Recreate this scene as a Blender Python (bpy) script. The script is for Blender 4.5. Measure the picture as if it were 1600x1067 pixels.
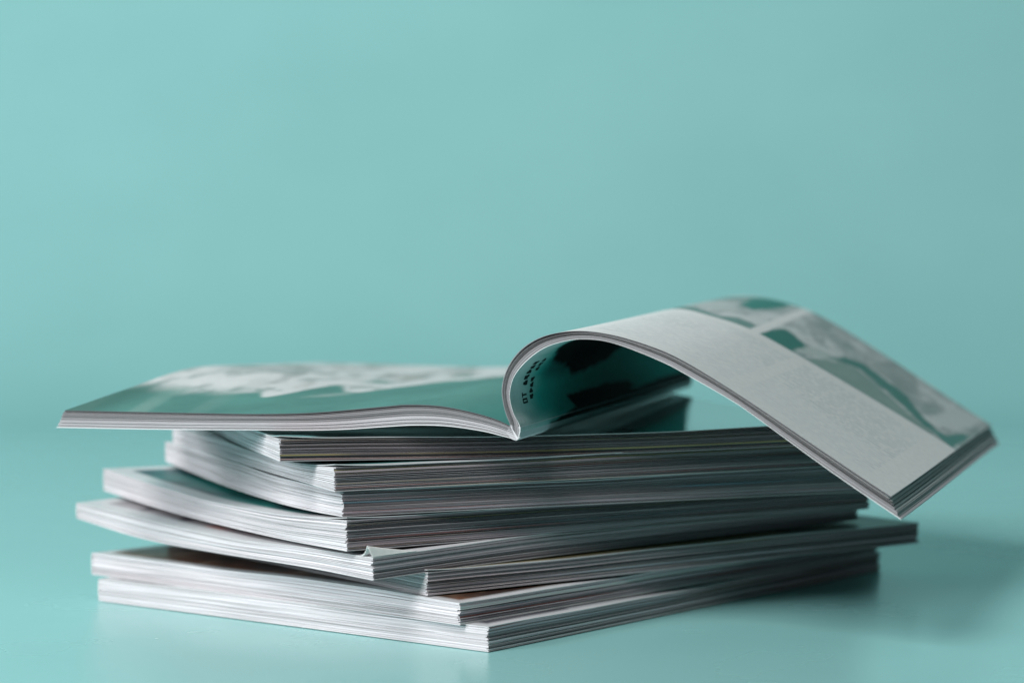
import bpy, math, random
import numpy as np

for o in list(bpy.data.objects):
    bpy.data.objects.remove(o)
scene = bpy.context.scene
col = scene.collection
MM = 0.001

# ------------------------------------------------------------------ camera
CF, CD, CH, CP, CX = 4500.0, 1.0752, 0.1795, 0.0579, 0.0089   # focal (px of 1600), distance, height, pitch, x
cam_d = bpy.data.cameras.new('camera')
cam = bpy.data.objects.new('camera', cam_d)
col.objects.link(cam)
cam.location = (CX, -CD, CH)
cam.rotation_euler = (math.pi / 2 - CP, 0, 0)
cam_d.sensor_width = 36
cam_d.lens = CF / 1600 * 36
cam_d.clip_start = 0.02
cam_d.clip_end = 50
cam_d.dof.use_dof = True
cam_d.dof.focus_distance = 1.105
cam_d.dof.aperture_fstop = 6.7
scene.camera = cam

# ------------------------------------------------------------------ light
world = bpy.data.worlds.new('World')
scene.world = world
world.use_nodes = True
bg = world.node_tree.nodes['Background']
bg.inputs[0].default_value = (0.98, 0.94, 1.0, 1)
bg.inputs[1].default_value = 0.05


def area_lamp(name, loc, target, sx, sy, power, color):
    d = bpy.data.lights.new(name, 'AREA')
    d.shape = 'RECTANGLE'
    d.size, d.size_y = sx, sy
    d.energy = power
    d.color = color
    o = bpy.data.objects.new(name, d)
    col.objects.link(o)
    o.location = loc
    v = np.array(target) - np.array(loc)
    o.rotation_euler = (math.atan2(math.hypot(v[0], v[1]), -v[2]), 0, math.atan2(v[1], v[0]) - math.pi / 2)
    return o


def from_dir(az, el, dist):
    """az: degrees from straight left towards the camera, el: elevation"""
    a, e = math.radians(az), math.radians(el)
    return (-math.cos(a) * math.cos(e) * dist, 0.1 - math.sin(a) * math.cos(e) * dist, 0.05 + math.sin(e) * dist)


# low window light from the left
area_lamp('window_light', from_dir(35, 19, 3.3), (0, 0.1, 0.05), 1.1, 0.9, 72, (0.98, 0.98, 1.0))
# softer high lamp from the front left
area_lamp('overhead_lamp', from_dir(57, 43, 2.6), (0, 0.1, 0.05), 0.95, 0.95, 62, (1.0, 0.985, 0.97))

scene.view_settings.view_transform = 'Standard'
scene.view_settings.look = 'None'
scene.view_settings.exposure = 0.0
scene.view_settings.gamma = 1.0
scene.render.engine = 'CYCLES'
scene.cycles.max_bounces = 8
scene.cycles.sample_clamp_indirect = 6

rng = random.Random(7)
nrng = np.random.default_rng(11)


# ------------------------------------------------------------------ helpers
def lin(r, g, b):
    f = lambda c: (c / 255 / 12.92) if c / 255 <= 0.04045 else ((c / 255 + 0.055) / 1.055) ** 2.4
    return (f(r), f(g), f(b))


def new_mat(name):
    m = bpy.data.materials.new(name)
    m.use_nodes = True
    nt = m.node_tree
    return m, nt, nt.nodes['Principled BSDF']


def N_(nt, kind, **kw):
    n = nt.nodes.new(kind)
    for k, v in kw.items():
        setattr(n, k, v)
    return n


def mix_rgb(nt, mode, fac, a, b):
    n = N_(nt, 'ShaderNodeMix', data_type='RGBA', blend_type=mode)
    n.clamp_factor = True
    for sock, val in ((n.inputs[0], fac), (n.inputs[6], a), (n.inputs[7], b)):
        if hasattr(val, 'links'):
            nt.links.new(val, sock)
        elif isinstance(val, (int, float)):
            sock.default_value = val
        else:
            sock.default_value = (*val[:3], 1)
    return n.outputs[2]


def ramp(nt, src, stops):
    r = N_(nt, 'ShaderNodeValToRGB')
    while len(r.color_ramp.elements) < len(stops):
        r.color_ramp.elements.new(0.5)
    for e, (p, c) in zip(r.color_ramp.elements, stops):
        e.position = p
        e.color = (c, c, c, 1) if isinstance(c, (int, float)) else (*c, 1)
    nt.links.new(src, r.inputs[0])
    return r.outputs[0]


# page edges: tint per sheet (ink that bleeds to the trim, plus shade painted on the long sides) + fine lines of single leaves
def edge_material():
    m, nt, b = new_mat('paper_edge')
    at = N_(nt, 'ShaderNodeAttribute', attribute_name='tint')
    uv = N_(nt, 'ShaderNodeUVMap', uv_map='UVMap')
    mp = N_(nt, 'ShaderNodeMapping')
    mp.inputs['Scale'].default_value = (9, 4200, 1)
    nt.links.new(uv.outputs[0], mp.inputs[0])
    n1 = N_(nt, 'ShaderNodeTexNoise')
    n1.inputs['Scale'].default_value = 1.0
    n1.inputs['Detail'].default_value = 3
    nt.links.new(mp.outputs[0], n1.inputs['Vector'])
    lines = ramp(nt, n1.outputs[0], [(0.34, 0.5), (0.5, 0.92), (0.64, 1.0)])
    mp2 = N_(nt, 'ShaderNodeMapping')
    mp2.inputs['Scale'].default_value = (22, 900, 1)
    nt.links.new(uv.outputs[0], mp2.inputs[0])
    n2 = N_(nt, 'ShaderNodeTexNoise')
    n2.inputs['Scale'].default_value = 1.0
    n2.inputs['Detail'].default_value = 2
    nt.links.new(mp2.outputs[0], n2.inputs['Vector'])
    streak = ramp(nt, n2.outputs[0], [(0.34, 0.72), (0.55, 1.0)])
    c1 = mix_rgb(nt, 'MULTIPLY', 0.75, at.outputs['Color'], lines)
    c2 = mix_rgb(nt, 'MULTIPLY', 0.8, c1, streak)
    nt.links.new(c2, b.inputs['Base Color'])
    b.inputs['Roughness'].default_value = 0.62
    b.inputs['Specular IOR Level'].default_value = 0.3
    bp = N_(nt, 'ShaderNodeBump')
    bp.inputs['Strength'].default_value = 0.35
    bp.inputs['Distance'].default_value = 0.0003
    nt.links.new(n1.outputs[0], bp.inputs['Height'])
    nt.links.new(bp.outputs[0], b.inputs['Normal'])
    return m


# printed page / cover: print stored per vertex, glossy coated paper
def print_material(name, rough, coat=0.0, wave=0.25, coat_rough=0.25):
    m, nt, b = new_mat(name)
    at = N_(nt, 'ShaderNodeAttribute', attribute_name='tint')
    tc = N_(nt, 'ShaderNodeTexCoord')
    n1 = N_(nt, 'ShaderNodeTexNoise')
    n1.inputs['Scale'].default_value = 420
    n1.inputs['Detail'].default_value = 4
    nt.links.new(tc.outputs['Object'], n1.inputs['Vector'])
    v = ramp(nt, n1.outputs[0], [(0.3, 0.9), (0.7, 1.0)])
    c = mix_rgb(nt, 'MULTIPLY', 1.0, at.outputs['Color'], v)
    nt.links.new(c, b.inputs['Base Color'])
    b.inputs['Roughness'].default_value = rough
    b.inputs['Coat Weight'].default_value = coat
    b.inputs['Coat Roughness'].default_value = coat_rough
    n2 = N_(nt, 'ShaderNodeTexNoise')
    n2.inputs['Scale'].default_value = 26
    n2.inputs['Detail'].default_value = 2
    nt.links.new(tc.outputs['Object'], n2.inputs['Vector'])
    bp = N_(nt, 'ShaderNodeBump')
    bp.inputs['Strength'].default_value = wave
    bp.inputs['Distance'].default_value = 0.002
    nt.links.new(n2.outputs[0], bp.inputs['Height'])
    nt.links.new(bp.outputs[0], b.inputs['Normal'])
    return m


def table_material(name, rlo, rhi, spec):
    m, nt, b = new_mat(name)
    tc = N_(nt, 'ShaderNodeTexCoord')
    n1 = N_(nt, 'ShaderNodeTexNoise')
    n1.inputs['Scale'].default_value = 5.0
    n1.inputs['Detail'].default_value = 5
    n1.inputs['Roughness'].default_value = 0.6
    nt.links.new(tc.outputs['Object'], n1.inputs['Vector'])
    c = ramp(nt, n1.outputs[0], [(0.3, (0.268, 0.568, 0.562)), (0.7, (0.292, 0.605, 0.598))])
    nt.links.new(c, b.inputs['Base Color'])
    n2 = N_(nt, 'ShaderNodeTexNoise')
    n2.inputs['Scale'].default_value = 14
    n2.inputs['Detail'].default_value = 4
    nt.links.new(tc.outputs['Object'], n2.inputs['Vector'])
    r = ramp(nt, n2.outputs[0], [(0.3, rlo), (0.7, rhi)])
    nt.links.new(r, b.inputs['Roughness'])
    b.inputs['Specular IOR Level'].default_value = spec
    n3 = N_(nt, 'ShaderNodeTexNoise')
    n3.inputs['Scale'].default_value = 700
    n3.inputs['Detail'].default_value = 3
    nt.links.new(tc.outputs['Object'], n3.inputs['Vector'])
    bp = N_(nt, 'ShaderNodeBump')
    bp.inputs['Strength'].default_value = 0.02
    bp.inputs['Distance'].default_value = 0.0005
    nt.links.new(n3.outputs[0], bp.inputs['Height'])
    nt.links.new(bp.outputs[0], b.inputs['Normal'])
    return m


MAT_EDGE = edge_material()
MAT_COVER = print_material('printed_cover', 0.4, 0.05, 0.06, 0.2)
MAT_COVER.node_tree.nodes['Principled BSDF'].inputs['Specular IOR Level'].default_value = 0.3
MAT_GLOSS = print_material('glossy_printed_cover', 0.12, 0.8, 0.015, 0.07)
MAT_PAGE = print_material('printed_page', 0.5, 0.03, 0.1, 0.25)
MAT_PAGE.node_tree.nodes['Principled BSDF'].inputs['Specular IOR Level'].default_value = 0.18
MAT_MATTE = print_material('matte_printed_page', 0.75, 0.0, 0.1)
MAT_MATTE.node_tree.nodes['Principled BSDF'].inputs['Specular IOR Level'].default_value = 0.08
MAT_TABLE = table_material('teal_lacquered_table', 0.25, 0.28, 0.5)
MAT_WALL = table_material('teal_matte_backdrop', 0.75, 0.85, 0.2)


class Mesh:
    """collects quads with a per-face (or per-vertex) tint and UV, builds one mesh object"""
    def __init__(self):
        self.v, self.f, self.c, self.uv, self.sm = [], [], [], [], []
        self.n = 0

    def grid(self, P, tint, uv=None, flip=False, smooth=True):
        n, m = P.shape[:2]
        tint = np.broadcast_to(np.asarray(tint, float), (n, m, 3))
        if uv is None:
            uv = np.zeros((n, m, 2))
        idx = self.n + np.arange(n * m).reshape(n, m)
        q = np.stack([idx[:-1, :-1], idx[1:, :-1], idx[1:, 1:], idx[:-1, 1:]], -1).reshape(-1, 4)
        if flip:
            q = q[:, ::-1]
        self.v.append(P.reshape(-1, 3))
        self.c.append(tint.reshape(-1, 3))
        self.uv.append(np.asarray(uv).reshape(-1, 2))
        self.f.append(q)
        self.sm.append(np.full(len(q), smooth))
        self.n += n * m

    def build(self, name, mat, parent=None, origin=(0, 0, 0)):
        v = np.concatenate(self.v) - np.array(origin)
        f = np.concatenate(self.f)
        me = bpy.data.meshes.new(name)
        me.from_pydata(v.tolist(), [], f.tolist())
        me.polygons.foreach_set('use_smooth', np.concatenate(self.sm))
        ca = me.color_attributes.new('tint', 'FLOAT_COLOR', 'POINT')
        c = np.concatenate(self.c)
        ca.data.foreach_set('color', np.c_[c, np.ones(len(c))].astype(np.float32).ravel())
        ul = me.uv_layers.new(name='UVMap')
        uv = np.concatenate(self.uv)
        ul.data.foreach_set('uv', uv[f.ravel()].astype(np.float32).ravel())
        me.materials.append(mat)
        me.update()
        o = bpy.data.objects.new(name, me)
        col.objects.link(o)
        if parent:
            o.parent = parent
        return o


def slab(M, fn, A, B, w0, w1, tints, thick_mm, top_tint=None, bot_tint=None, flip=False):
    """closed sheet between w0 and w1.  tints: dict a0,a1,b0,b1 edge tints.  A,B: 1-D parameters"""
    white = (0.74, 0.75, 0.76)
    AA, BB = np.meshgrid(A, B, indexing='ij')
    T = fn(AA, BB, w1)
    Bo = fn(AA, BB, w0)
    M.grid(T, white if top_tint is None else top_tint, flip=flip)
    M.grid(Bo, white if bot_tint is None else bot_tint, flip=not flip)
    v0 = rng.random() * 0.05
    h = thick_mm * MM

    def side(t, bo, key, fl):
        P = np.stack([bo, t], 0)
        ln = np.r_[0, np.cumsum(np.linalg.norm(np.diff(t, axis=0), axis=1))]
        uv = np.stack([np.stack([ln, np.full_like(ln, v0)], -1), np.stack([ln, np.full_like(ln, v0 + h)], -1)], 0)
        M.grid(P, tints.get(key, white), uv, flip=fl, smooth=False)
    side(T[0], Bo[0], 'a0', not flip)
    side(T[-1], Bo[-1], 'a1', flip)
    side(T[:, 0], Bo[:, 0], 'b0', flip)
    side(T[:, -1], Bo[:, -1], 'b1', not flip)


def spline(pts):
    xs = np.array([p[0] for p in pts], float)
    ys = np.array([p[1] for p in pts], float)
    if len(xs) == 2:
        return lambda x: np.interp(x, xs, ys)
    d = np.gradient(ys, xs)

    def f(x):
        x = np.clip(x, xs[0], xs[-1])
        i = np.clip(np.searchsorted(xs, x) - 1, 0, len(xs) - 2)
        h = xs[i + 1] - xs[i]
        t = (x - xs[i]) / h
        return ((2 * t**3 - 3 * t**2 + 1) * ys[i] + (t**3 - 2 * t**2 + t) * h * d[i]
                + (-2 * t**3 + 3 * t**2) * ys[i + 1] + (t**3 - t**2) * h * d[i + 1])
    return f


def smooth01(x):
    x = np.clip(x, 0, 1)
    return x * x * (3 - 2 * x)


def vnoise(x, y, seed):
    """cheap value noise for prints"""
    r = np.random.default_rng(seed).random((64, 64))
    xi, yi = np.floor(x).astype(int), np.floor(y).astype(int)
    fx, fy = smooth01(x - xi), smooth01(y - yi)
    g = lambda a, b: r[a % 64, b % 64]
    return (g(xi, yi) * (1 - fx) * (1 - fy) + g(xi + 1, yi) * fx * (1 - fy)
            + g(xi, yi + 1) * (1 - fx) * fy + g(xi + 1, yi + 1) * fx * fy)


def fbm(x, y, seed, oct=4):
    s, a, t = 0, 1, 0
    for k in range(oct):
        s = s + a * vnoise(x * 2**k, y * 2**k, seed + k)
        t += a
        a *= 0.5
    return s / t


def blend(c, mask, colr):
    return c * (1 - mask[..., None]) + np.array(colr) * mask[..., None]


def empty(name, loc, label, cat, group=None):
    o = bpy.data.objects.new(name, None)
    o.empty_display_size = 0.02
    col.objects.link(o)
    o.location = loc
    o['label'] = label
    o['category'] = cat
    if group:
        o['group'] = group
    return o


# ------------------------------------------------------------------ setting: teal table and backdrop
def build_setting():
    y0, R = 0.95, 0.55
    xs = np.linspace(-3.2, 3.2, 9)
    M = Mesh()
    M.grid(np.array([[(x, y, 0.0) for y in (-2.2, -1.0, -0.4, 0.2, 0.7, y0)] for x in xs]), (1, 1, 1))
    o = M.build('table', MAT_TABLE)
    o['kind'] = 'structure'
    o['label'] = 'glossy teal table surface under the stack'
    prof = [(y0 + R * math.sin(k / 48 * math.pi), R - R * math.cos(k / 48 * math.pi)) for k in range(25)]
    prof += [(y0 + R, z) for z in (1.0, 1.8, 2.6)]
    M = Mesh()
    M.grid(np.array([[(x, y, z) for (y, z) in prof] for x in xs]), (1, 1, 1))
    o = M.build('backdrop', MAT_WALL)
    o['kind'] = 'structure'
    o['label'] = 'plain matte teal backdrop behind the table'


build_setting()


# ------------------------------------------------------------------ closed magazines
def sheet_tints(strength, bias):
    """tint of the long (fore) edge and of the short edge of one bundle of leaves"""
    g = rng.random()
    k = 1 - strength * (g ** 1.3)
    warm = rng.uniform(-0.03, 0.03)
    lo = np.array([0.86 + warm, 0.73, 0.80 - warm]) * k * bias  # bias paints the long side's shade into the tint; mauve cast offsets teal bounce
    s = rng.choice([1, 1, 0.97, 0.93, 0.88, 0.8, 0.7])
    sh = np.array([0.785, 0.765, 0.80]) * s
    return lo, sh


def cover_print(style, a, b, W, L, seed):
    """a,b in mm; returns tint grid"""
    base = np.ones(a.shape + (3,)) * np.array([0.62, 0.63, 0.65])
    n = fbm(a / 34, b / 34, seed, 5)
    n2 = fbm(a / 9, b / 14, seed + 20, 4)
    if style == 'brown':
        pic = np.ones_like(base) * np.array([0.035, 0.018, 0.013])
        pic = blend(pic, smooth01((n - 0.45) * 5), (0.16, 0.065, 0.03))
        pic = blend(pic, smooth01((n2 - 0.6) * 6), (0.30, 0.20, 0.13))
        m = 7
    elif style == 'teal':
        pic = np.ones_like(base) * np.array([0.03, 0.22, 0.20])
        pic = blend(pic, smooth01((n - 0.5) * 5), (0.03, 0.05, 0.07))
        m = 9
    elif style == 'rose':
        pic = np.ones_like(base) * np.array([0.34, 0.32, 0.34])
        pic = blend(pic, smooth01((n - 0.45) * 5), (0.48, 0.20, 0.18))
        pic = blend(pic, smooth01((n2 - 0.62) * 7), (0.10, 0.10, 0.12))
        m = 8
    elif style == 'black':
        pic = np.ones_like(base) * np.array([0.012, 0.015, 0.016])
        pic = blend(pic, smooth01((n - 0.55) * 5), (0.02, 0.06, 0.06))
        m = 0
    elif style == 'olive':
        pic = np.ones_like(base) * np.array([0.20, 0.17, 0.08])
        pic = blend(pic, smooth01((n - 0.5) * 5), (0.05, 0.05, 0.04))
        m = 0
    else:
        pic = np.ones_like(base) * np.array([0.10, 0.10, 0.12])
        pic = blend(pic, smooth01((n - 0.5) * 5), (0.32, 0.33, 0.36))
        m = 5
    inside = ((a > m) & (a < W - m) & (b > m) & (b < L - m)).astype(float)
    return base * (1 - inside[..., None]) + pic * inside[..., None]


def magazine(spec):
    W, L, yaw = spec['W'], spec['L'], math.radians(spec['yaw'])
    Nx, Ny, z0 = spec['N']
    es = np.array([-math.cos(yaw), math.sin(yaw)])
    el = np.array([math.sin(yaw), math.cos(yaw)])
    bs, ts = spline(spec['bs']), spline(spec['ts'])
    br, tr = spline(spec['br']), spline(spec['tr'])
    flare = spec.get('flare', 0.0)
    ph = [rng.uniform(0, 6.28) for _ in range(4)]

    def surf(a, b, w, extra=0.0):
        aa, bb = np.clip(a / W, 0, 1), np.clip(b / L, 0, 1)
        t = ts(aa) * tr(bb)
        zb = z0 + bs(aa) * (1 - 0.75 * smooth01(bb)) + br(bb)
        rip = ((0.30 * np.sin(a / 23 + ph[0]) + 0.14 * np.sin(a / 9.5 + ph[2])) * np.exp(-b / 60)
               + (0.34 * np.sin(b / 34 + ph[1]) + 0.14 * np.sin(b / 13 + ph[3])) * np.exp(-a / 60))
        dist = np.hypot(a, b * 0.8)
        near = np.clip(1 - dist / 34, 0, 1) ** 2
        z = zb + w * t + rip * w * 0.8 + flare * near * np.clip((w - 0.75) / 0.25, 0, 1) ** 1.5 + extra
        x = Nx + a * es[0] + b * el[0]
        y = Ny + a * es[1] + b * el[1]
        return np.stack([x, y, z], -1) * MM

    root = empty('magazine', (Nx * MM, Ny * MM, z0 * MM), spec['label'], 'magazine', 'closed magazines in the stack')
    org = (Nx * MM, Ny * MM, z0 * MM)
    T0 = spec['ts'][0][1]
    ua = np.r_[0, np.linspace(0.0, 1, 17)[1:] ** 1.25]
    ub = np.r_[0, np.linspace(0.0, 1, 15)[1:] ** 1.25]
    M = Mesh()
    cov = 0.30 / T0
    w = cov
    # bundles of leaves
    tone, left = 1.0, 0.0
    while w < 1 - cov - 0.004:
        if left <= 0:
            tone, left = rng.choice([0.32, 0.5, 0.75, 1.0, 1.2, 1.45]), rng.uniform(0.5, 1.8)
        th = rng.choice([0.10, 0.13, 0.18, 0.24, 0.3, 0.4, 0.6]) * rng.uniform(0.85, 1.15)
        g = rng.choice([0.0, 0.02, 0.03, 0.05, 0.05, 0.09, 0.15, 0.24]) * spec.get('gap', 1.0)
        w1 = min(w + th / T0, 1 - cov)
        if 1 - cov - w1 < 0.015:
            w1 = 1 - cov
        gw = min(g / T0, (w1 - w) * 0.5)
        k1, k2, p1, p2 = rng.uniform(20, 55), rng.uniform(25, 60), rng.uniform(0, 6.28), rng.uniform(0, 6.28)
        a0, b0 = rng.choice([0, 0, 0.1, 0.25, 0.45, 0.8, 1.3]) * spec.get('rough', 1), rng.choice([0, 0.05, 0.1, 0.2, 0.35, 0.6])
        a1, b1 = rng.uniform(-0.1, 0.1), rng.uniform(-0.7, 0.4)
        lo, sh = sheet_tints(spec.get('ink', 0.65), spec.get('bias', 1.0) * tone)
        left -= (w1 - w) * T0
        A = a0 + (W + a1 - a0) * ua
        B = b0 + (L + b1 - b0) * ub
        wb, wt = w, w1

        def fn(a, b, ww, wb=wb, wt=wt, gw=gw, k1=k1, k2=k2, p1=p1, p2=p2):
            op = 0.5 + 0.5 * np.sin(b / k1 + p1) * np.cos(a / k2 + p2)
            op = op * (0.35 + 0.65 * smooth01(b / 12))
            top = wt - gw * op
            wloc = wb if ww == 0 else top
            return surf(a, b, wloc, 0.05 * np.sin(a / (k2 * 0.45) + p1) + 0.06 * np.sin(b / (k1 * 0.5) + p2))
        n_b = len(B)
        lot = np.ones((2, n_b, 3)) * lo
        # colour of the bleeding print changes along the edge
        var = 0.8 + 0.4 * fbm(B[None, :] / 40 + w * 90, np.zeros((1, n_b)), int(w * 997) + spec['seed'], 3)
        lot = lot * var[..., None]
        if rng.random() < spec.get('hue', 0.12):
            hc = np.array(rng.choice([(0.30, 0.10, 0.10), (0.14, 0.10, 0.06), (0.10, 0.16, 0.20), (0.26, 0.22, 0.10), (0.05, 0.05, 0.06)]))
            mk = smooth01((fbm(B[None, :] / 55 + w * 13, np.ones((1, n_b)), int(w * 555) + spec['seed'], 2) - 0.42) * 6)
            lot = lot * (1 - mk[..., None]) + hc * mk[..., None]
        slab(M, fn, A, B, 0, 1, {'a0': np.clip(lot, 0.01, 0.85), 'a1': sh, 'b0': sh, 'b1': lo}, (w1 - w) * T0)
        w = w1
    pb = M.build('page_block', MAT_EDGE, root, org)
    pb['kind'] = 'stuff'

    # covers: thin card, front one flares at the near corner
    ca, cb = np.linspace(0, 1, 60), np.linspace(0, 1, 72)
    AA, BB = np.meshgrid(ca * W, cb * L, indexing='ij')
    pr = cover_print(spec['style'], AA, BB, W, L, spec['seed'])
    card = (0.66, 0.67, 0.69)
    Mf = Mesh()
    lift = spec.get('lift', 0.0)

    def ftop(a, b, ww):
        ex = lift * np.clip(1 - np.hypot(a, b) / 26, 0, 1) ** 2
        return surf(a, b, 1 - cov * 0.9 + 0.9 * cov * ww, ex)
    slab(Mf, ftop, ca * W, cb * L, 0, 1, {'a0': np.array(card) * 0.9, 'b0': card, 'a1': card, 'b1': card}, 0.3, top_tint=pr)
    Mf.build('front_cover', MAT_GLOSS if spec.get('gloss') else MAT_COVER, root, org)
    Mb = Mesh()

    def fbot(a, b, ww):
        return surf(a, b, cov * 0.9 * ww)
    slab(Mb, fbot, np.linspace(-0.2, W, 24), np.linspace(-0.1, L, 24), 0, 1,
         {'a0': np.array(card) * spec.get('bcard', 0.5), 'b0': card}, 0.3, bot_tint=(0.3, 0.3, 0.32))
    Mb.build('back_cover', MAT_COVER, root, org)
    # glued spine along the hidden long side
    Ms = Mesh()
    bsamp = np.linspace(0, L, 30)
    prof = np.linspace(0, 1, 8)
    BBs, PP = np.meshgrid(bsamp, prof, indexing='ij')
    outer = surf(np.full_like(BBs, W) + 0.35 + 0.4 * np.sin(PP * math.pi), BBs, PP)
    Ms.grid(outer, (0.55, 0.56, 0.58), flip=True)
    inner = surf(np.full_like(BBs, W) + 0.12, BBs, PP)
    Ms.grid(inner, (0.55, 0.56, 0.58))
    for j in (0, -1):
        Ms.grid(np.stack([inner[j], outer[j]], 0), (0.7, 0.71, 0.72), smooth=False)
        Ms.grid(np.stack([inner[:, j], outer[:, j]], 0), (0.7, 0.71, 0.72), smooth=False)
    Ms.build('spine', MAT_COVER, root, org)
    return root, surf


SPECS = [
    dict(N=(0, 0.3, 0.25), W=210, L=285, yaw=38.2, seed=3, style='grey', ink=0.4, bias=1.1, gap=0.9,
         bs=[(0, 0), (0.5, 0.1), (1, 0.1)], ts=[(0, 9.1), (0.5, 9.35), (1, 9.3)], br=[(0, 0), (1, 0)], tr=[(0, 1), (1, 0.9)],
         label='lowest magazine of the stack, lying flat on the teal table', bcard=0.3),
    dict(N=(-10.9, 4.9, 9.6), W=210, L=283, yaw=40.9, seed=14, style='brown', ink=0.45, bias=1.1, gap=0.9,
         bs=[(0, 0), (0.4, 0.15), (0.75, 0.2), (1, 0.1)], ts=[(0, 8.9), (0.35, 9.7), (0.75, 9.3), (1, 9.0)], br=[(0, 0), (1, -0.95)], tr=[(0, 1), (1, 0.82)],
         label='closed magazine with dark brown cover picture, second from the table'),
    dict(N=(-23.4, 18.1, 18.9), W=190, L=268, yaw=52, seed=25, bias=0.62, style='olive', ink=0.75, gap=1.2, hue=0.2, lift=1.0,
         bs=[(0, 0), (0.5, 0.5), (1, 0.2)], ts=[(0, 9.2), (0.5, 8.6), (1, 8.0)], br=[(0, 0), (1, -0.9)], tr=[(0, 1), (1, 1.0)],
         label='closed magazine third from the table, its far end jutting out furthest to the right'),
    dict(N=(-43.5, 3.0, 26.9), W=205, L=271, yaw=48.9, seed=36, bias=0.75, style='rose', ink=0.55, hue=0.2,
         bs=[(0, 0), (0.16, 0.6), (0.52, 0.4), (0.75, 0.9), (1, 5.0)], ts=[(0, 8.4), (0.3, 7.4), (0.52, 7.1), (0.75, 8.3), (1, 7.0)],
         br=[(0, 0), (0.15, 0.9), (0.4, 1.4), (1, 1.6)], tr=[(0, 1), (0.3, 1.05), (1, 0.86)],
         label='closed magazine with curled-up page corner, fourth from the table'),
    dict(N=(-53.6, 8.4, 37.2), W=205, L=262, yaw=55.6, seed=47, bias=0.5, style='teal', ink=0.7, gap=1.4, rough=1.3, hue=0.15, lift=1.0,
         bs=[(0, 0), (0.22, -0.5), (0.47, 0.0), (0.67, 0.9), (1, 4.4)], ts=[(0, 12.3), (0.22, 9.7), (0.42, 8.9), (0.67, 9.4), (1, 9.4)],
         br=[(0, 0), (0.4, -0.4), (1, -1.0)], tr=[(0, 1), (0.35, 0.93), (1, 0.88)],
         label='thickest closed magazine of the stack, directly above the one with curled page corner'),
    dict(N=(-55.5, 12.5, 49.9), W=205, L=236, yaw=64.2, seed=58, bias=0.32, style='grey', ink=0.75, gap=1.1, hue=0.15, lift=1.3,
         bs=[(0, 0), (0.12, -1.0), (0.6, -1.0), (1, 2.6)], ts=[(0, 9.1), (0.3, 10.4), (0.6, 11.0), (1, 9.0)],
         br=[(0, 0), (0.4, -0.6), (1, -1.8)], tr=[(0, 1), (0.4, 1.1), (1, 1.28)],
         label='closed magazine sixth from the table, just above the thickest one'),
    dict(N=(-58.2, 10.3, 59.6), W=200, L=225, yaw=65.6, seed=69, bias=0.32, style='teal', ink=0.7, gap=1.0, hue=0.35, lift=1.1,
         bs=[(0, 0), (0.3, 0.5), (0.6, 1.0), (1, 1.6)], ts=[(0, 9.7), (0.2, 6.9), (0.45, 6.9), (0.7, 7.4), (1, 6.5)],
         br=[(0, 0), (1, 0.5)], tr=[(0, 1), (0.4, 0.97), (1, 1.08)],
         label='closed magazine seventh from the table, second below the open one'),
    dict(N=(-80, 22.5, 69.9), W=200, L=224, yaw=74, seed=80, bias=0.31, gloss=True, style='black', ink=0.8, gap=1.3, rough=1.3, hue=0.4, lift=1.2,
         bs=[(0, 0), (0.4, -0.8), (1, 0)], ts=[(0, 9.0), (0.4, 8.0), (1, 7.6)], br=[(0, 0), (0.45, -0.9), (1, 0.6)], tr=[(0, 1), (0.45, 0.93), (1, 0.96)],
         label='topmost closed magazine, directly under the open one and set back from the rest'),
]
mags = [magazine(s) for s in SPECS]


# curled page corner on the fourth magazine
def page_curl():
    root, surf = mags[3]
    sp = SPECS[3]
    org = np.array(sp['N']) * MM
    M = Mesh()
    tent = np.array([(7.0, 0.0), (5.2, 0.7), (3.6, 2.0), (2.4, 3.4), (1.7, 4.15), (1.15, 4.2), (0.75, 3.5), (0.45, 2.2), (0.15, 0.9), (-0.1, 0.15)])
    for layer, (k, off) in enumerate(((1.0, 0.0), (0.84, 0.55))):
        n, m = 20, len(tent)
        P = np.zeros((n, m, 3))
        for i in range(n):
            t = i / (n - 1)                   # from the short edge along the long edge
            taper = (1 - t) ** 1.15
            for j in range(m):
                a = tent[j, 0] * (1 - 0.55 * t) * k + off
                h = tent[j, 1] * taper * k
                bb = 21 * t - 0.35 * h
                base = surf(np.array(max(a, 0.0)), np.array(max(bb, 0.0)), 1.0)
                bx = surf(np.array(a), np.array(bb), 1.0)
                P[i, j] = (bx[0], bx[1], base[2] + h * MM + 0.00015)
        d = np.zeros_like(P)
        d[..., 2] = 0.00022
        M.grid(P + d, (0.78, 0.79, 0.78))
        M.grid(P, (0.76, 0.77, 0.76), flip=True)
        for i in (0, -1):
            M.grid(np.stack([P[i], P[i] + d[i]], 0), (0.75, 0.76, 0.76), smooth=False)
            M.grid(np.stack([P[:, i], P[:, i] + d[:, i]], 0), (0.75, 0.76, 0.76), smooth=False)
    o = M.build('curled_page_corner', MAT_PAGE, root, org)
    o['label'] = 'page corner rolled up over the edge'


page_curl()

# ------------------------------------------------------------------ open magazine
cp, sp_ = math.cos(CP), math.sin(CP)
CAM = np.array([CX, -CD, CH])
S = np.array([0.010, 0.017, 0.0785])                # near end of the spine, on the topmost closed magazine
YW = math.radians(16.7)
DV = np.array([math.sin(YW), math.cos(YW), 0])       # spine direction
EV = np.array([math.cos(YW), -math.sin(YW), 0])      # across the pages
LEN = 0.287


def section(pts):
    """outline of the near page edges, measured in the upright plane across the spine: (across, height)"""
    out = []
    for x, y in pts:
        a, b = (x - 800) / CF, (533.5 - y) / CF
        r = np.array([a, cp + b * sp_, -sp_ + b * cp])
        t = ((S - CAM) @ DV) / (r @ DV)
        P = CAM + r * t - S
        out.append((P @ EV, P[2]))
    return np.array(out)


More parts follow.
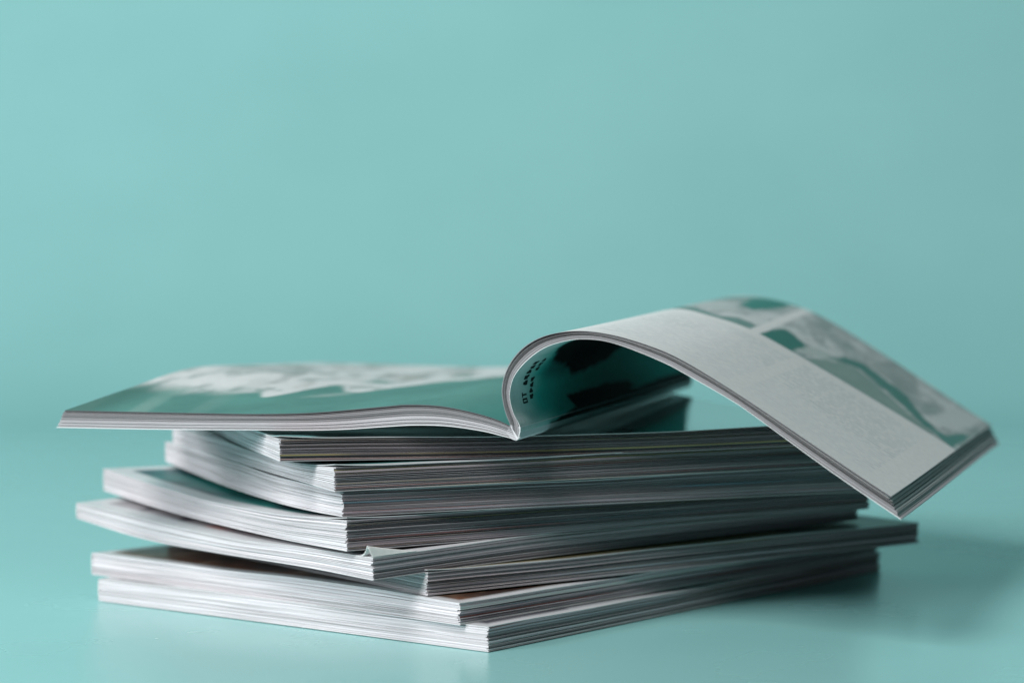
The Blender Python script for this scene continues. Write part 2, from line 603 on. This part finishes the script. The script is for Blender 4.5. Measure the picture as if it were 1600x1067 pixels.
def resample(c, n):
    # Catmull-Rom through the points, then even spacing
    p = np.vstack([2 * c[0] - c[1], c, 2 * c[-1] - c[-2]])
    o = []
    for i in range(1, len(p) - 2):
        for t in np.linspace(0, 1, 12, endpoint=False):
            o.append(0.5 * (2 * p[i] + (p[i + 1] - p[i - 1]) * t + (2 * p[i - 1] - 5 * p[i] + 4 * p[i + 1] - p[i + 2]) * t**2
                            + (3 * p[i] - p[i - 1] - 3 * p[i + 1] + p[i + 2]) * t**3))
    o.append(p[-2])
    o = np.array(o)
    d = np.r_[0, np.cumsum(np.linalg.norm(np.diff(o, axis=0), axis=1))]
    u = np.linspace(0, d[-1], n)
    return np.c_[np.interp(u, d, o[:, 0]), np.interp(u, d, o[:, 1])]


NU = 140
L_top = resample(section([(797, 665), (775, 655), (740, 644.5), (690, 634.5), (640, 632), (600, 635), (540, 640.5), (480, 645), (400, 646.5), (300, 645), (200, 643), (100, 641)]), NU)
L_bot = resample(section([(806, 687), (780, 680), (750, 673), (700, 666), (650, 664.5), (600, 667), (540, 671), (480, 672.5), (400, 672), (250, 671), (88, 668)]), NU)
R_top = resample(section([(798, 666), (789, 642), (784, 614), (787, 590), (797, 567), (814, 546), (838, 530), (868, 520.5), (905, 517), (945, 521), (990, 532), (1045, 552), (1100, 582), (1180, 633), (1260, 687), (1340, 741), (1395, 777)]), NU)
R_bot = resample(section([(810, 685), (813, 668), (803, 647), (797.5, 628), (797, 610), (804, 587), (824, 563), (852, 543), (888, 532), (920, 530), (952, 534.5), (990, 547), (1040, 568), (1077, 588), (1140, 624), (1180, 651), (1300, 738), (1408, 812)]), NU)
UU = np.linspace(0, 1, NU)


def left_fn(u, v, w):
    """u 0 at the spine .. 1 at the fore edge, v 0 near .. 1 far, w 0 bottom .. 1 top page"""
    s = np.interp(u, UU, L_bot[:, 0]) * (1 - w) + np.interp(u, UU, L_top[:, 0]) * w
    z = np.interp(u, UU, L_bot[:, 1]) * (1 - w) + np.interp(u, UU, L_top[:, 1]) * w
    bump = spline([(0, 0), (0.2, 4.2), (0.45, 8.6), (0.7, 5.5), (1, 1.0)])(v) * MM
    z = z + bump * smooth01((u - 0.35) / 0.65) * (0.25 + 0.75 * w)
    z = z - 0.0008 * smooth01(v) * (1 - u) * w
    p = S + s[..., None] * EV + (v * LEN)[..., None] * DV
    p[..., 2] += z
    return p


def right_fn(u, v, w):
    s = np.interp(u, UU, R_bot[:, 0]) * (1 - w) + np.interp(u, UU, R_top[:, 0]) * w
    z = np.interp(u, UU, R_bot[:, 1]) * (1 - w) + np.interp(u, UU, R_top[:, 1]) * w
    z = z + 0.0022 * smooth01(v) * smooth01(u * 2.2)
    p = S + s[..., None] * EV + (v * LEN)[..., None] * DV
    p[..., 2] += z
    return p


omag = empty('open_magazine', tuple(S), 'open magazine with glossy photo pages, right half arched up, on top of the stack', 'magazine')
vv = np.linspace(0, 1, 12)


def page_bundle(name, fn, layers, flip):
    M = Mesh()
    for (w0, w1, u1, v0, tint) in layers:
        t = np.array(tint)
        uu = np.linspace(0, u1, 72)

        def f2(a, b, w):
            return fn(a, b, np.full_like(a, w))
        n = len(uu)
        var = 0.82 + 0.36 * fbm(uu[None, :] * 7 + w0 * 50, np.zeros((1, n)), int(w0 * 700) + 5, 3)
        tt = np.clip(t * var[..., None] * np.ones((2, 1, 1)), 0, 0.85)
        slab(M, f2, uu, v0 + (1 - v0) * vv, w0, w1, {'b0': tt, 'a1': t * 0.9, 'b1': t}, (w1 - w0) * 7, flip=flip)
    o = M.build(name, MAT_EDGE, omag, S)
    o['kind'] = 'stuff'
    return o


lay = []
w = 0.05
while w < 0.955:
    th = rng.choice([0.022, 0.03, 0.045, 0.06])
    w1 = min(w + th, 0.955)
    if w < 0.45:
        g = rng.choice([0.36, 0.44, 0.5, 0.55])
    elif w < 0.8:
        g = rng.choice([0.12, 0.18, 0.25, 0.32])
    else:
        g = rng.choice([0.04, 0.08, 0.15])
    gap = rng.choice([0, 0, 0.006, 0.012])
    lay.append((w, w1 - gap, 1 - abs(rng.gauss(0, 0.002)), abs(rng.gauss(0, 0.0012)), (g, g * 0.97, g * 1.02)))
    w = w1
page_bundle('left_page_block', left_fn, lay, True)

lay = []
w = 0.06
while w < 0.82:
    th = rng.choice([0.025, 0.035, 0.045, 0.06])
    w1 = min(w + th, 0.82)
    g = rng.choice([0.22, 0.3, 0.36, 0.42]) if w < 0.42 else rng.choice([0.03, 0.06, 0.12, 0.2])
    gap = rng.choice([0, 0.006, 0.015])
    lay.append((w, w1 - gap, 0.985 + 0.011 * (1 - w) + rng.gauss(0, 0.0014), abs(rng.gauss(0, 0.0012)), (g, g * 0.95, g * 1.0)))
    w = w1
page_bundle('right_page_block', right_fn, lay, False)


def leaf(name, fn, w0, w1, u0, u1, nu, nv, painter, side_top, flip, edge=(0.7, 0.7, 0.72), v0=0.0, other=(0.7, 0.71, 0.72), dense=0.0, mat=None):
    vs = np.linspace(v0, 1, nv)
    k = int(nu * dense)
    uu = np.r_[np.linspace(u0, 0.3, k, endpoint=False), np.linspace(0.3, u1, nu - k)] if dense else np.linspace(u0, u1, nu)
    U, V = np.meshgrid(uu, vs, indexing='ij')
    pr = painter(U, V)
    M = Mesh()

    def f2(a, b, w):
        return fn(a, b, np.full_like(a, w))
    slab(M, f2, uu, vs, w0, w1, {'b0': edge, 'a1': edge, 'a0': edge, 'b1': edge}, 0.25,
         top_tint=pr if side_top else other, bot_tint=other if side_top else pr, flip=flip)
    return M.build(name, mat or MAT_PAGE, omag, S)


def poly_mask(U, V, poly, warp=0.006, seed=1, soft=0.004):
    """printed shape: soft-edged polygon on the page (u across, v along the spine)"""
    nx = (fbm(U * 60, V * 40, seed, 3) - 0.5) * 2 * warp
    ny = (fbm(U * 55 + 9, V * 43 + 5, seed + 7, 3) - 0.5) * 3 * warp
    tot = 0
    for du, dv in ((-1, -1), (1, -1), (0, 0), (-1, 1), (1, 1)):
        x, y = U + nx + du * soft, V + ny + dv * soft * 1.5
        ins = np.zeros(U.shape, bool)
        n = len(poly)
        for i in range(n):
            (x0, y0), (x1, y1) = poly[i], poly[(i + 1) % n]
            if y0 == y1:
                continue
            c = (y0 > y) != (y1 > y)
            ins ^= c & (x < (x1 - x0) * (y - y0) / (y1 - y0) + x0)
        tot = tot + ins
    return tot / 5.0


def paint_left(U, V):
    x = 1 - U                              # 0 fore edge .. 1 spine
    n = fbm(x * 9, V * 6, 101, 5)
    n2 = fbm(x * 26, V * 14, 131, 4)
    c = np.ones(U.shape + (3,)) * np.array([0.085, 0.235, 0.205])
    c = c * (0.7 + 0.6 * n[..., None])
    ridge = spline([(0, 0.25), (0.13, 0.21), (0.22, 0.225), (0.30, 0.25), (0.345, 0.22), (0.37, 0.36), (0.45, 0.345), (0.48, 0.36), (0.53, 0.55), (0.65, 0.69), (0.8, 0.74), (1, 0.78)])(x)
    ridge = ridge + 0.05 * (n - 0.5) + 0.05 * (n2 - 0.5)
    edge = 0.03 + 0.10 * smooth01((0.32 - x) / 0.1)
    snow = smooth01((V - ridge) / edge + 0.5)
    pale = np.ones_like(c) * np.array([0.70, 0.71, 0.72])
    pale = blend(pale, smooth01((n2 - 0.50) * 8) * 0.75, (0.34, 0.39, 0.38))
    pale = blend(pale, smooth01((n - 0.55) * 9) * 0.6, (0.78, 0.78, 0.78))
    pale = blend(pale, smooth01((0.42 - n) * 9) * 0.6, (0.30, 0.29, 0.24))
    c = c * (1 - snow[..., None]) + pale * snow[..., None]
    # dark ridge line, dark far spots, slope streaks
    c = blend(c, poly_mask(U, V, [(0.74, 0.33), (0.72, 0.36), (0.77, 0.60), (0.80, 0.60)], 0.01, 41) * 0.5, (0.25, 0.28, 0.27))
    for k, pl in enumerate(([(0.96, 0.47), (0.89, 0.53), (0.885, 0.60), (0.94, 0.56)], [(0.87, 0.56), (0.83, 0.63), (0.82, 0.70), (0.86, 0.64)],
                            [(0.60, 0.50), (0.545, 0.50), (0.54, 0.56), (0.60, 0.56)], [(0.50, 0.72), (0.44, 0.72), (0.44, 0.78), (0.50, 0.78)])):
        c = blend(c, poly_mask(U, V, pl, 0.012, 50 + k, 0.008) * 0.8, (0.06, 0.22, 0.19))
    c = blend(c, poly_mask(U, V, [(0.60, 0.22), (0.555, 0.26), (0.52, 0.34), (0.545, 0.335), (0.58, 0.27)], 0.008, 60, 0.006) * 0.6, (0.45, 0.52, 0.50))
    rays = smooth01((np.sin(x * 46 + V * 13) - 0.1) * 1.2) * smooth01((0.42 - V) / 0.4) * smooth01((0.40 - x) / 0.25)
    c = blend(c, rays * 0.28, (0.38, 0.50, 0.46))
    c = blend(c, smooth01((0.15 - x) / 0.12) * smooth01((0.30 - V) / 0.12) * 0.8, (0.045, 0.12, 0.10))
    c = blend(c, smooth01((x - 0.80) / 0.2) * 0.7 * (1 - snow), (0.02, 0.17, 0.15))
    return np.clip(c, 0.01, 0.8)


def paint_right(U, V):
    c = np.ones(U.shape + (3,)) * np.array([0.80, 0.80, 0.82])
    bnd = 0.515 + 0.075 * smooth01((U - 0.5) / 0.5) + 0.10 * smooth01((0.40 - U) / 0.2)
    # text columns: rows of small type along the page
    rows = (np.sin(V * 2 * math.pi * 70) > 0.0) & (V > 0.06) & (V < bnd - 0.05)
    cols = ((U > 0.30) & (U < 0.60)) | ((U > 0.63) & (U < 0.93))
    words = fbm(U * 130, np.floor(V * 70) * 3.37, 211, 2)
    para = fbm(U * 4, V * 6, 231, 3)
    ink = rows * cols * smooth01((words - 0.36) * 9) * (0.10 + 0.14 * smooth01((para - 0.35) * 5))
    c = blend(c, ink, (0.16, 0.19, 0.21))
    # two photos on the far part
    n = fbm(U * 24, V * 13, 301, 5)
    n2 = fbm(U * 60, V * 34, 331, 4)
    pic = np.ones_like(c) * np.array([0.43, 0.46, 0.47])
    pic = pic * (0.75 + 0.5 * n2[..., None])
    pic = blend(pic, smooth01((n - 0.54) * 9) * 0.8, (0.68, 0.70, 0.71))
    pic = blend(pic, smooth01((0.46 - n) * 7) * 0.5, (0.20, 0.29, 0.28))
    P = lambda poly, col, k, a=1.0, w=0.006: blend(pic, poly_mask(U, V, poly, w, k) * a, col)
    # photo one
    pic = P([(0.18, 0.83), (0.26, 0.87), (0.36, 1.01), (0.47, 1.01), (0.40, 0.95), (0.30, 0.86), (0.25, 0.80)], (0.08, 0.24, 0.21), 71, 0.85)
    pic = P([(0.36, 0.80), (0.35, 0.96), (0.40, 1.01), (0.44, 1.01), (0.425, 0.83), (0.41, 0.74)], (0.03, 0.20, 0.17), 72)
    pic = P([(0.20, 0.75), (0.385, 0.545), (0.425, 0.595), (0.474, 0.58), (0.484, 0.48), (0.38, 0.47), (0.2, 0.6)], (0.12, 0.24, 0.22), 73, 0.9)
    pic = P([(0.29, 0.66), (0.32, 0.82), (0.37, 0.76), (0.40, 0.66), (0.36, 0.62)], (0.50, 0.55, 0.54), 74, 0.8)
    # photo two
    pic = P([(0.604, 0.50), (0.647, 0.667), (0.697, 0.715), (0.81, 0.667), (0.894, 0.619), (1.0, 0.56), (0.7, 0.48)], (0.21, 0.31, 0.28), 75, 0.9)
    pic = P([(0.50, 0.47), (0.505, 0.655), (0.522, 0.68), (0.584, 0.64), (0.588, 0.50)], (0.025, 0.16, 0.13), 76)
    pic = P([(0.585, 0.53), (0.585, 0.66), (0.627, 0.70), (0.66, 0.66), (0.624, 0.61)], (0.48, 0.54, 0.53), 77)
    pic = P([(0.637, 0.639), (0.648, 0.745), (0.692, 0.796), (0.818, 0.765), (0.88, 0.69), (0.93, 0.65), (0.906, 0.615), (0.824, 0.675), (0.702, 0.725), (0.661, 0.69)], (0.045, 0.19, 0.16), 78, 0.95)
    pic = P([(0.69, 0.82), (0.72, 1.0), (0.80, 0.97), (0.83, 0.80), (0.77, 0.79)], (0.27, 0.32, 0.31), 79, 0.7)
    pic = P([(0.894, 0.739), (0.915, 0.97), (0.975, 1.0), (0.975, 0.93), (0.965, 0.76), (0.928, 0.709)], (0.60, 0.63, 0.64), 80)
    pic = P([(0.90, 0.637), (0.955, 0.653), (0.965, 0.74), (0.99, 0.80), (0.99, 0.58)], (0.04, 0.21, 0.18), 81, 0.9)
    gap = np.abs(U - (0.492 - 0.02 * smooth01((V - 0.5) / 0.5))) < 0.0095 + 0.004 * V
    m = smooth01((V - bnd) / 0.006) * (~gap)
    c = c * (1 - m[..., None]) + pic * m[..., None]
    return np.clip(c, 0.01, 0.8)


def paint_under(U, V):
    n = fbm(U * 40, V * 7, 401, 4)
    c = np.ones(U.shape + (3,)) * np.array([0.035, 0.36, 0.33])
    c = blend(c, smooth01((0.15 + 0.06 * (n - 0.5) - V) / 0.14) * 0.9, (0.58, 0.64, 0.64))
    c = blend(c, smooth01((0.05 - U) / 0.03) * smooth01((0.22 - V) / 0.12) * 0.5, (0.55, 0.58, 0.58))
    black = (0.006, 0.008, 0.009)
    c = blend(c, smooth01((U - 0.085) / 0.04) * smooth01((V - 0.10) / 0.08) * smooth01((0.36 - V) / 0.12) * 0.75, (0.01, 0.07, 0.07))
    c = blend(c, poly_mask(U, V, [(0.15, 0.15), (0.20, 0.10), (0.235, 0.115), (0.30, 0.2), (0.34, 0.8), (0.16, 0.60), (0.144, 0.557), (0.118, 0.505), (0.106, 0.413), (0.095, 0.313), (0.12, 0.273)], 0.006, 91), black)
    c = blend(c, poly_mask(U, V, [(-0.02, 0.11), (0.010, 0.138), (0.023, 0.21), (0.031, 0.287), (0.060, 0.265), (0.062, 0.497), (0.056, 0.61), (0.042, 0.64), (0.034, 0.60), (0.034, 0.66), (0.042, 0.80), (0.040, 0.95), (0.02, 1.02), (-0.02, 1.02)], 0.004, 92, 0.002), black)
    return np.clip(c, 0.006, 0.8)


leaf('left_page', left_fn, 0.965, 1.0, 0.0, 0.998, 300, 180, paint_left, True, True, edge=(0.12, 0.12, 0.13))
leaf('back_cover', left_fn, 0.0, 0.045, 0.0, 1.0, 80, 20, lambda U, V: np.ones(U.shape + (3,)) * np.array([0.66, 0.66, 0.68]), False, True)
leaf('right_page', right_fn, 0.965, 1.0, 0.0, 0.996, 420, 300, paint_right, True, False, edge=(0.3, 0.28, 0.3))
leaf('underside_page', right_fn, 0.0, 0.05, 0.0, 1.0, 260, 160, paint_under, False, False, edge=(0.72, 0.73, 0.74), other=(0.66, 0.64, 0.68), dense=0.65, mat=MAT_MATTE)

# spine of the open magazine
Ms = Mesh()
ring_px = section([(797, 664), (813, 667), (812, 684), (806, 688.5), (799, 686), (790, 676)])
ring = np.vstack([ring_px, ring_px[:1]])
P = np.array([[S + q[0] * EV + np.array([0, 0, q[1]]) + DV * LEN * t for q in ring] for t in np.linspace(0.001, 1, 12)])
Ms.grid(P, (0.62, 0.62, 0.65), smooth=False)
for k, fl in ((0, False), (-1, True)):
    c0 = P[k, :-1].mean(axis=0)
    Ms.grid(np.stack([np.repeat(c0[None], 7, 0), P[k]], 0), (0.66, 0.65, 0.68), flip=fl, smooth=False)
Ms.build('spine', MAT_EDGE, omag, S)


# two lines of small dark lettering printed near the spine, on the underside
def lettering():
    M = Mesh()
    r = random.Random(5)
    glyphs = [  # strokes in a 3x5 cell; too small in the photograph to read beyond the first two
        [(0, 0, 3, 1), (0, 4, 3, 5), (0, 0, 1, 5), (2, 0, 3, 5)],
        [(0, 4, 3, 5), (1, 0, 2, 4)],
        [(0, 0, 3, 3), (0.5, 3, 2.2, 4.6)],
        [(0, 1, 2.6, 5), (1.4, 0, 3, 2)],
        [(0.2, 0, 1.8, 5), (1.8, 1.2, 3, 4)],
    ]

    def patch(u0, u1, v0, v1):
        uu, vs = np.linspace(u0, u1, 4), np.linspace(v0, v1, 3)
        U, V = np.meshgrid(uu, vs, indexing='ij')
        T = right_fn(U, V, np.full_like(U, -0.012))
        B = right_fn(U, V, np.full_like(U, 0.004))
        M.grid(T, (0.012, 0.014, 0.016))
        M.grid(B, (0.012, 0.014, 0.016), flip=True)
        for i in (0, -1):
            M.grid(np.stack([T[i], B[i]], 0), (0.012,) * 3)
            M.grid(np.stack([T[:, i], B[:, i]], 0), (0.012,) * 3)
    for line, (vbase, vh, ustart, sizes) in enumerate((
            (0.056, 0.022, 0.066, [1, 0.85, 0, 1, 0.9, 0.9, 0.7, 0.5]),
            (0.092, 0.017, 0.072, [0.7, 0.8, 0.9, 0.7, 0, 0.7, 0.8, 0.6]))):
        u = ustart
        for k, sz in enumerate(sizes):
            if sz == 0:
                u += 0.012
                continue
            gw = 0.0100 * (0.75 + 0.25 * sz)
            for (x0, y0, x1, y1) in glyphs[k if (k < 2 and line == 0) else 2 + (k + line) % 3]:
                patch(u + gw * x0 / 3, u + gw * x1 / 3, vbase + vh * (1 - y1 / 5), vbase + vh * (1 - y0 / 5))
            u += gw * 1.22
    M.build('printed_lettering', MAT_MATTE, omag, S)


lettering()
